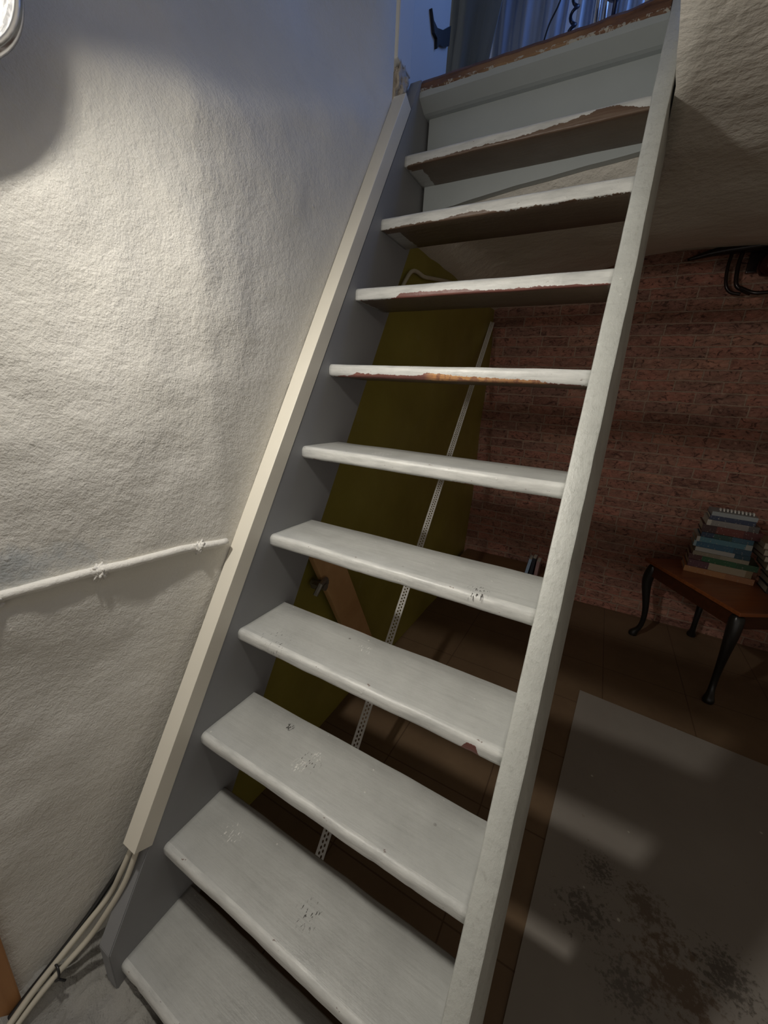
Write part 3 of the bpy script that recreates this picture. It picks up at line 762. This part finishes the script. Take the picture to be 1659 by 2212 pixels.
# low wooden box against the brick wall
bn = empty('low_bench', (0.21, 2.42, FZ), 0, 'low brown wooden bench against the brick wall behind the stairs', 'bench')
obj('seat_board', newbox(-0.27, 0.29, -0.13, 0.125, 0.165, 0.185, bevel=0.003), M['bench'], bn)
for xx in (-0.25, 0.27): obj('side_board', newbox(xx - 0.01, xx + 0.01, -0.12, 0.12, 0.0, 0.165, bevel=0.002), M['bench'], bn)
obj('back_board', newbox(-0.24, 0.26, 0.09, 0.105, 0.0, 0.165), M['bench'], bn)
for (x0, w, h, colr, lab, ti) in ((0.385, 0.020, 0.115, (0.30, 0.40, 0.55), 'pale blue slim book standing on the low bench', 0.12), (0.412, 0.022, 0.125, (0.02, 0.02, 0.03), 'black slim book standing on the low bench beside the pale blue one', 0.06), (0.442, 0.022, 0.11, (0.33, 0.2, 0.2), 'dull pink slim book standing on the low bench next to the stringer', 0.03)):
    b = empty('book', (x0, 2.36, FZ + 0.185), 0, lab, 'book', 'slim books on the low bench'); b.rotation_euler = (0, ti, 0)
    bm = bmesh.new(); box(bm, -w / 2, w / 2, -0.04, -0.0385, 0, h); box(bm, -w / 2, -w / 2 + 0.0015, -0.04, 0.045, 0, h); box(bm, w / 2 - 0.0015, w / 2, -0.04, 0.045, 0, h)
    obj('cover', bm, simple('slim_book_cover', colr, 0.5), b)
    obj('pages', newbox(-w / 2 + 0.0018, w / 2 - 0.0018, -0.038, 0.042, 0.003, h - 0.003), simple('slim_book_pages', (0.6, 0.57, 0.5), 0.8), b)

# ---------------------------------------------------------------- grey sheet on the floor
bm = bmesh.new()
cor = [(0.770, 1.636), (2.10, 1.535), (2.02, -0.30), (0.655, -0.15)]
a = [bm.verts.new((x, y, FZ)) for x, y in cor]; b = [bm.verts.new((x, y, FZ + 0.004)) for x, y in cor]
bm.faces.new(b); bm.faces.new(a[::-1])
for k in range(4): bm.faces.new((a[k], a[(k + 1) % 4], b[(k + 1) % 4], b[k]))
tag(obj('floor_mat', bm, M['sheet']), 'worn grey mat with dark brown stains lying on the tiled floor', 'mat')

# ---------------------------------------------------------------- table
TZ = 0.58
Nn = Vector((1.262, 1.844)); Ll = Vector((0.966, 2.318)); vv = Vector((0.848, 0.530)).normalized(); uu = (Ll - Nn).normalized()
vv = Vector((-uu.y, uu.x)) if Vector((-uu.y, uu.x)).x > 0 else Vector((uu.y, -uu.x))
DEPTH = 0.40; LEN = (Ll - Nn).length
tcen = Nn + uu * LEN / 2 + vv * DEPTH / 2
tb = empty('side_table', (tcen.x, tcen.y, FZ), math.atan2(vv.y, vv.x), 'mahogany side table with black curved legs by the brick wall', 'table')
H = TZ - FZ
obj('tabletop', newbox(-DEPTH / 2, DEPTH / 2, -LEN / 2, LEN / 2, H - 0.018, H, bevel=0.005, seg=3), M['mahogany'], tb)
bm = bmesh.new()
for x0, x1, y0, y1 in ((-DEPTH / 2 + 0.02, DEPTH / 2 - 0.02, -LEN / 2 + 0.02, -LEN / 2 + 0.035), (-DEPTH / 2 + 0.02, DEPTH / 2 - 0.02, LEN / 2 - 0.035, LEN / 2 - 0.02), (-DEPTH / 2 + 0.02, -DEPTH / 2 + 0.035, -LEN / 2 + 0.02, LEN / 2 - 0.02), (DEPTH / 2 - 0.035, DEPTH / 2 - 0.02, -LEN / 2 + 0.02, LEN / 2 - 0.02)):
    box(bm, x0, x1, y0, y1, H - 0.085, H - 0.018)
obj('apron', bm, M['mahogany_dark'], tb)
for sx in (-1, 1):
    for sy in (-1, 1):
        cx, cy = sx * (DEPTH / 2 - 0.04), sy * (LEN / 2 - 0.04)
        d = Vector((sx, sy)).normalized() * 0.016
        prof = [(H - 0.02, 0.026, 0.2), (H - 0.07, 0.029, 0.9), (H - 0.12, 0.026, 1.5), (H - 0.20, 0.0195, 0.6), (H - 0.30, 0.0145, -0.7), (0.07, 0.0125, -0.6), (0.035, 0.015, 0.6), (0.018, 0.024, 1.3), (0.004, 0.022, 1.3), (0.0, 0.018, 1.3)]
        bm = bmesh.new(); tube(bm, [(cx + d.x * k, cy + d.y * k, z) for z, r, k in prof], [r for z, r, k in prof], 12)
        lg = obj('leg', bm, M['black'], tb, smooth=True)
        lg.modifiers.new('sub', 'SUBSURF').levels = 1

# ---------------------------------------------------------------- books
M['pages'] = simple('book_pages', (0.50, 0.45, 0.37), 0.85, nscale=200)
def band_mat(name, bands, rough=0.45):
    """colour bands along local x (0..1 of the spine) with small marks"""
    n = NT(name); sp = n.n('ShaderNodeSeparateXYZ'); n.l(n.tc.outputs['Generated'], sp.inputs[0])
    c = n.ramp(sp.outputs[0], bands, 'CONSTANT')
    mk = n.noise(1.0, 2, 0.5, n.map(scale=(110, 1, 150)))
    c = n.mix(n.ramp(mk, [(0.64, 0.0), (0.67, 0.5)]), c, (0.55, 0.5, 0.42))
    n.col(c); n.rough(rough); return n.m
def book(name, x0, x1, y0, dep, z, t, mat, label, rz=0.0, spine=True, ex=None):
    w = x1 - x0
    b = empty(name, ((x0 + x1) / 2, y0, z), rz, label, 'book', 'books piled on the side table')
    bm = bmesh.new(); ct = min(0.0022, t * 0.16)
    box(bm, -w / 2, w / 2, 0, dep, 0, ct); box(bm, -w / 2, w / 2, 0, dep, t - ct, t)
    if spine: box(bm, -w / 2, w / 2, -0.001, 0.002, 0, t, bevel=0.0006)
    else: box(bm, -w / 2, w / 2, dep - 0.002, dep, 0, t)
    obj('cover', bm, mat, b)
    obj('pages', newbox(-w / 2 + 0.004, w / 2 - 0.004, 0.0022 if spine else 0.003, dep - 0.004, ct, t - ct), M['pages'], b)
    return b
stack = [  # thickness, left, right, bands, label
    (0.030, 1.124, 1.392, [(0, (0.50, 0.24, 0.10)), (0.6, (0.42, 0.19, 0.09))], 'wide tan orange book, lowest of the stack on the side table'),
    (0.036, 1.134, 1.378, [(0, (0.13, 0.05, 0.07)), (0.33, (0.45, 0.38, 0.27)), (0.9, (0.3, 0.22, 0.12))], 'book with a maroon and cream spine, second from the bottom of the stack'),
    (0.030, 1.130, 1.392, [(0, (0.10, 0.035, 0.03)), (0.2, (0.03, 0.13, 0.05)), (0.7, (0.03, 0.10, 0.045))], 'green book with a dark red end, above the maroon and cream one'),
    (0.020, 1.140, 1.352, [(0, (0.30, 0.26, 0.19)), (0.5, (0.36, 0.32, 0.24))], 'thin beige book lying on the green book'),
    (0.022, 1.146, 1.352, [(0, (0.46, 0.46, 0.44)), (0.72, (0.02, 0.07, 0.11))], 'thin white spined book with a navy end under the blue ones'),
    (0.030, 1.134, 1.350, [(0, (0.30, 0.42, 0.48)), (0.05, (0.04, 0.14, 0.24)), (0.7, (0.03, 0.09, 0.15))], 'deep blue book in the middle of the stack'),
    (0.026, 1.138, 1.346, [(0, (0.50, 0.50, 0.47)), (0.06, (0.10, 0.26, 0.34)), (0.88, (0.45, 0.47, 0.44))], 'light blue book with a white dot at its end'),
    (0.024, 1.152, 1.345, [(0, (0.02, 0.045, 0.10)), (0.25, (0.02, 0.08, 0.07)), (0.6, (0.04, 0.13, 0.2))], 'navy and teal book under the dark red one'),
    (0.040, 1.148, 1.368, [(0, (0.05, 0.015, 0.015)), (0.25, (0.16, 0.03, 0.02)), (0.7, (0.09, 0.012, 0.014))], 'thick dark red book near the top of the stack'),
    (0.028, 1.158, 1.348, [(0, (0.45, 0.41, 0.36)), (0.08, (0.22, 0.2, 0.19)), (0.8, (0.08, 0.07, 0.07))], 'black book with a pale patterned spine above the dark red one'),
    (0.022, 1.164, 1.330, [(0, (0.02, 0.03, 0.07)), (1, (0.02, 0.025, 0.05))], 'dark navy book just below the spiral notebook'),
]
z = TZ
for k, (t, a, b_, bands, lab) in enumerate(stack):
    t = t * 0.97
    book('book', a, b_, 2.235 + 0.004 * ((k * 7) % 3), 0.15, z, t, band_mat('spine_%d' % k, bands), lab, rz=-0.07 + 0.02 * math.sin(k * 2.3)); z += t
nb = empty('spiral_notebook', (1.250, 2.238, z), -0.06, 'grey spiral bound notebook on top of the book stack', 'notebook')
obj('cover', newbox(-0.083, 0.083, 0, 0.12, 0, 0.020, bevel=0.001), simple('grey_notebook', (0.26, 0.28, 0.29), 0.5), nb)
for k in range(10):
    bm = bmesh.new(); cx = -0.050 + 0.0135 * k
    tube(bm, [(cx, 0.045 + 0.014 * math.cos(a), 0.020 + 0.011 * math.sin(a)) for a in [math.pi * j / 8 for j in range(9)]], 0.0034, 6)
    obj('binding_ring', bm, simple('white_ring', (0.7, 0.68, 0.64), 0.4) if k == 0 else bpy.data.materials['white_ring'], nb, smooth=True)
# second stack, page edges to the front
z = TZ
st2 = [(0.034, 1.405, 1.56, (0.03, 0.02, 0.02), 'dark book, lowest of the right hand pile'), (0.036, 1.412, 1.57, (0.02, 0.02, 0.03), 'black book second from the bottom of the right hand pile'),
       (0.034, 1.40, 1.56, (0.04, 0.02, 0.02), 'dark maroon book in the middle of the right hand pile'), (0.040, 1.378, 1.55, (0.05, 0.04, 0.03), 'thick book with curling cream pages in the right hand pile'),
       (0.026, 1.360, 1.54, (0.1, 0.09, 0.07), 'thin book above the curling one in the right hand pile'), (0.030, 1.352, 1.53, (0.1, 0.03, 0.03), 'second book from the top of the right hand pile'),
       (0.030, 1.345, 1.52, (0.25, 0.2, 0.12), 'topmost book of the right hand pile with cream pages')]
st2 = [(t, a, b_ - (0.0), c_, l_) for t, a, b_, c_, l_ in st2]
for k, (t, a, b_, c_, lab) in enumerate(st2):
    book('book', a + 0.012, b_, 2.155 + 0.004 * (k % 2), 0.13 if k < 3 else 0.15, z, t, simple('pile_cover_%d' % k, c_, 0.5), lab, rz=0.05 * math.sin(k * 1.7), spine=(k < 3)); z += t

# ---------------------------------------------------------------- dark ironwork at the ceiling
ir = empty('iron_wall_lamp', (1.12, 2.535, 2.0), 0, 'dark glossy ironwork lamp hanging on the brick wall under the ceiling', 'lamp')
bm = bmesh.new(); box(bm, -0.04, 0.10, -0.012, 0.012, -0.02, 0.10, bevel=0.004)
obj('back_plate', bm, M['iron'], ir)
bm = bmesh.new(); tube(bm, smooth_path([(-0.28, -0.02, 0.052), (-0.18, -0.03, 0.072), (-0.06, -0.04, 0.080), (0.05, -0.05, 0.082), (0.16, -0.04, 0.060), (0.25, -0.03, 0.04)], 6), [0.006 + 0.018 * math.sin(math.pi * k / 30) for k in range(31)], 10)
obj('arm', bm, M['iron'], ir, smooth=True)
for xx, rr in ((-0.112, 0.009), (-0.074, 0.011)):
    bm = bmesh.new(); tube(bm, smooth_path([(xx, -0.03, 0.07), (xx - 0.004, -0.035, 0.0), (xx + 0.006, -0.04, -0.07), (xx + 0.03, -0.04, -0.104 if xx < -0.1 else -0.095), (xx + 0.07, -0.04, -0.115)], 6), rr * 0.8, 10)
    obj('scroll', bm, M['iron'], ir, smooth=True)
bm = bmesh.new(); tube(bm, smooth_path([(-0.05, -0.05, -0.09), (0.0, -0.07, -0.118), (0.06, -0.08, -0.120), (0.13, -0.07, -0.112)], 8), 0.008, 10)
obj('lower_scroll', bm, M['iron'], ir, smooth=True)
bm = bmesh.new(); lathe(bm, [(0.002, 0.045), (0.03, 0.04), (0.046, 0.01), (0.044, -0.02), (0.028, -0.044), (0.002, -0.05)], Matrix.Translation((0.03, -0.07, -0.005)), 20)
obj('lamp_cup', bm, simple('dark_glass_cup', (0.03, 0.006, 0.006), 0.08), ir, smooth=True)

# ---------------------------------------------------------------- upstairs things
def cloth(name, x0, x1, y, z0, z1, amp, fr, c1, label, cat, lean0=0, lean1=0, seed=0, rough=0.7, yl=0.0, thick=0.003):
    bm = bmesh.new(); G = {}; A_, B_ = 90, 24
    for i in range(A_ + 1):
        for j in range(B_ + 1):
            u, v = i / A_, j / B_
            z_ = z0 + (z1 - z0) * v
            xx = x0 + lean0 * v + (x1 + lean1 * v - x0 - lean0 * v) * u
            yy = y + yl * u + amp * (math.sin(u * fr + seed + 0.6 * math.sin(v * 2 + seed)) + 0.5 * math.sin(u * fr * 2.3 + seed * 2)) * (1.0 - 0.35 * v) + 0.01 * fbm((u * 3, v * 2, seed), 2)
            G[i, j] = bm.verts.new((xx, yy, z_))
    for i in range(A_):
        for j in range(B_): bm.faces.new((G[i, j], G[i + 1, j], G[i + 1, j + 1], G[i, j + 1]))
    o = obj(name, bm, simple(name + '_fabric_%d' % seed, c1, rough, var=0.08, nscale=12), smooth=True)
    s = o.modifiers.new('thick', 'SOLIDIFY'); s.thickness = thick
    return tag(o, label, cat)
cloth('hanging_coat', -0.12, 0.040, 1.56, 2.30, 3.4, 0.016, 9, (0.17, 0.20, 0.22), 'dark grey hanging coat beside the pale wall at the top of the stairs', 'coat', lean1=0.20, seed=1)
cloth('curtain', 0.02, 0.27, 1.70, 2.24, 3.6, 0.014, 19, (0.42, 0.52, 0.72), 'blue lit gathered curtain in the upstairs room', 'curtain', seed=2)
cloth('plastic_sheet', 0.25, 0.50, 1.95, 2.22, 3.7, 0.016, 30, (0.62, 0.70, 0.80), 'crumpled pale blue plastic sheet hanging right of the curtain', 'plastic sheet', seed=3, rough=0.2)
for (x, dx, r, lab) in ((0.352, -0.01, 0.012, 'shiny metal tube standing left in the upstairs room'), (0.378, -0.012, 0.008, 'thinner shiny metal tube right beside the other')):
    bm = bmesh.new(); tube(bm, [(x + 0.02, 1.70, 2.20), (x + dx, 1.70, 3.3)], r, 14)
    tag(obj('metal_tube', bm, M['chrome'], smooth=True), lab, 'tube')
bm = bmesh.new(); pts = []
for k in range(160):
    a = k * 0.55; pts.append((0.300 + 0.010 * math.cos(a), 1.66 + 0.010 * math.sin(a), 2.40 + k * 0.004))
tube(bm, pts, 0.0052, 6); tag(obj('coiled_cord', bm, simple('navy_cord', (0.02, 0.03, 0.07), 0.3), smooth=True), 'dark coiled cord hanging beside the metal tubes', 'cord')
bm = bmesh.new(); tube(bm, smooth_path([(0.215, 1.62, 2.45), (0.232, 1.62, 2.53), (0.262, 1.62, 2.60), (0.275, 1.62, 2.75), (0.29, 1.62, 3.1)], 6), 0.0028, 8)
tag(obj('black_cord', bm, M['cable_black'], smooth=True), 'thin black cord hanging in front of the blue curtain', 'cord')
bm = bmesh.new(); lathe(bm, [(0.002, 0.0), (0.006, 0.0), (0.006, 0.045), (0.028, 0.062), (0.033, 0.09), (0.030, 0.10)], Matrix.Translation((0.425, 1.62, 2.488)), 20)
tag(obj('dark_funnel', bm, simple('navy_plastic', (0.03, 0.04, 0.10), 0.3), smooth=True), 'dark blue funnel shaped cup right of the metal tubes', 'cup')
bm = bmesh.new(); tube(bm, [(0.425, 1.62, 2.20), (0.425, 1.62, 2.49)], 0.0035, 8)
tag(obj('thin_rod', bm, simple('rod_paint', (0.05, 0.06, 0.1), 0.4), smooth=True), 'thin dark rod under the funnel shaped cup', 'rod')
# dark bracket hook on the pale wall
bm = bmesh.new()
prof = [(1.290, 2.440), (1.308, 2.424), (1.336, 2.424), (1.380, 2.446), (1.436, 2.492), (1.434, 2.440), (1.400, 2.418), (1.360, 2.400), (1.345, 2.380), (1.340, 2.402), (1.318, 2.402)]
prism(bm, prof, -0.046, -0.036)
tag(obj('wall_hook', bm, simple('black_hook', (0.012, 0.014, 0.02), 0.4)), 'black hook shaped bracket on the pale wall upstairs', 'hook')
bm = newbox(0.53, 0.552, 1.33, 1.36, 2.197, 3.2, bevel=0.002)
tag(obj('trim_4', bm, M['uppaint']), 'pale door stop at the right of the landing', 'trim', kind='structure')
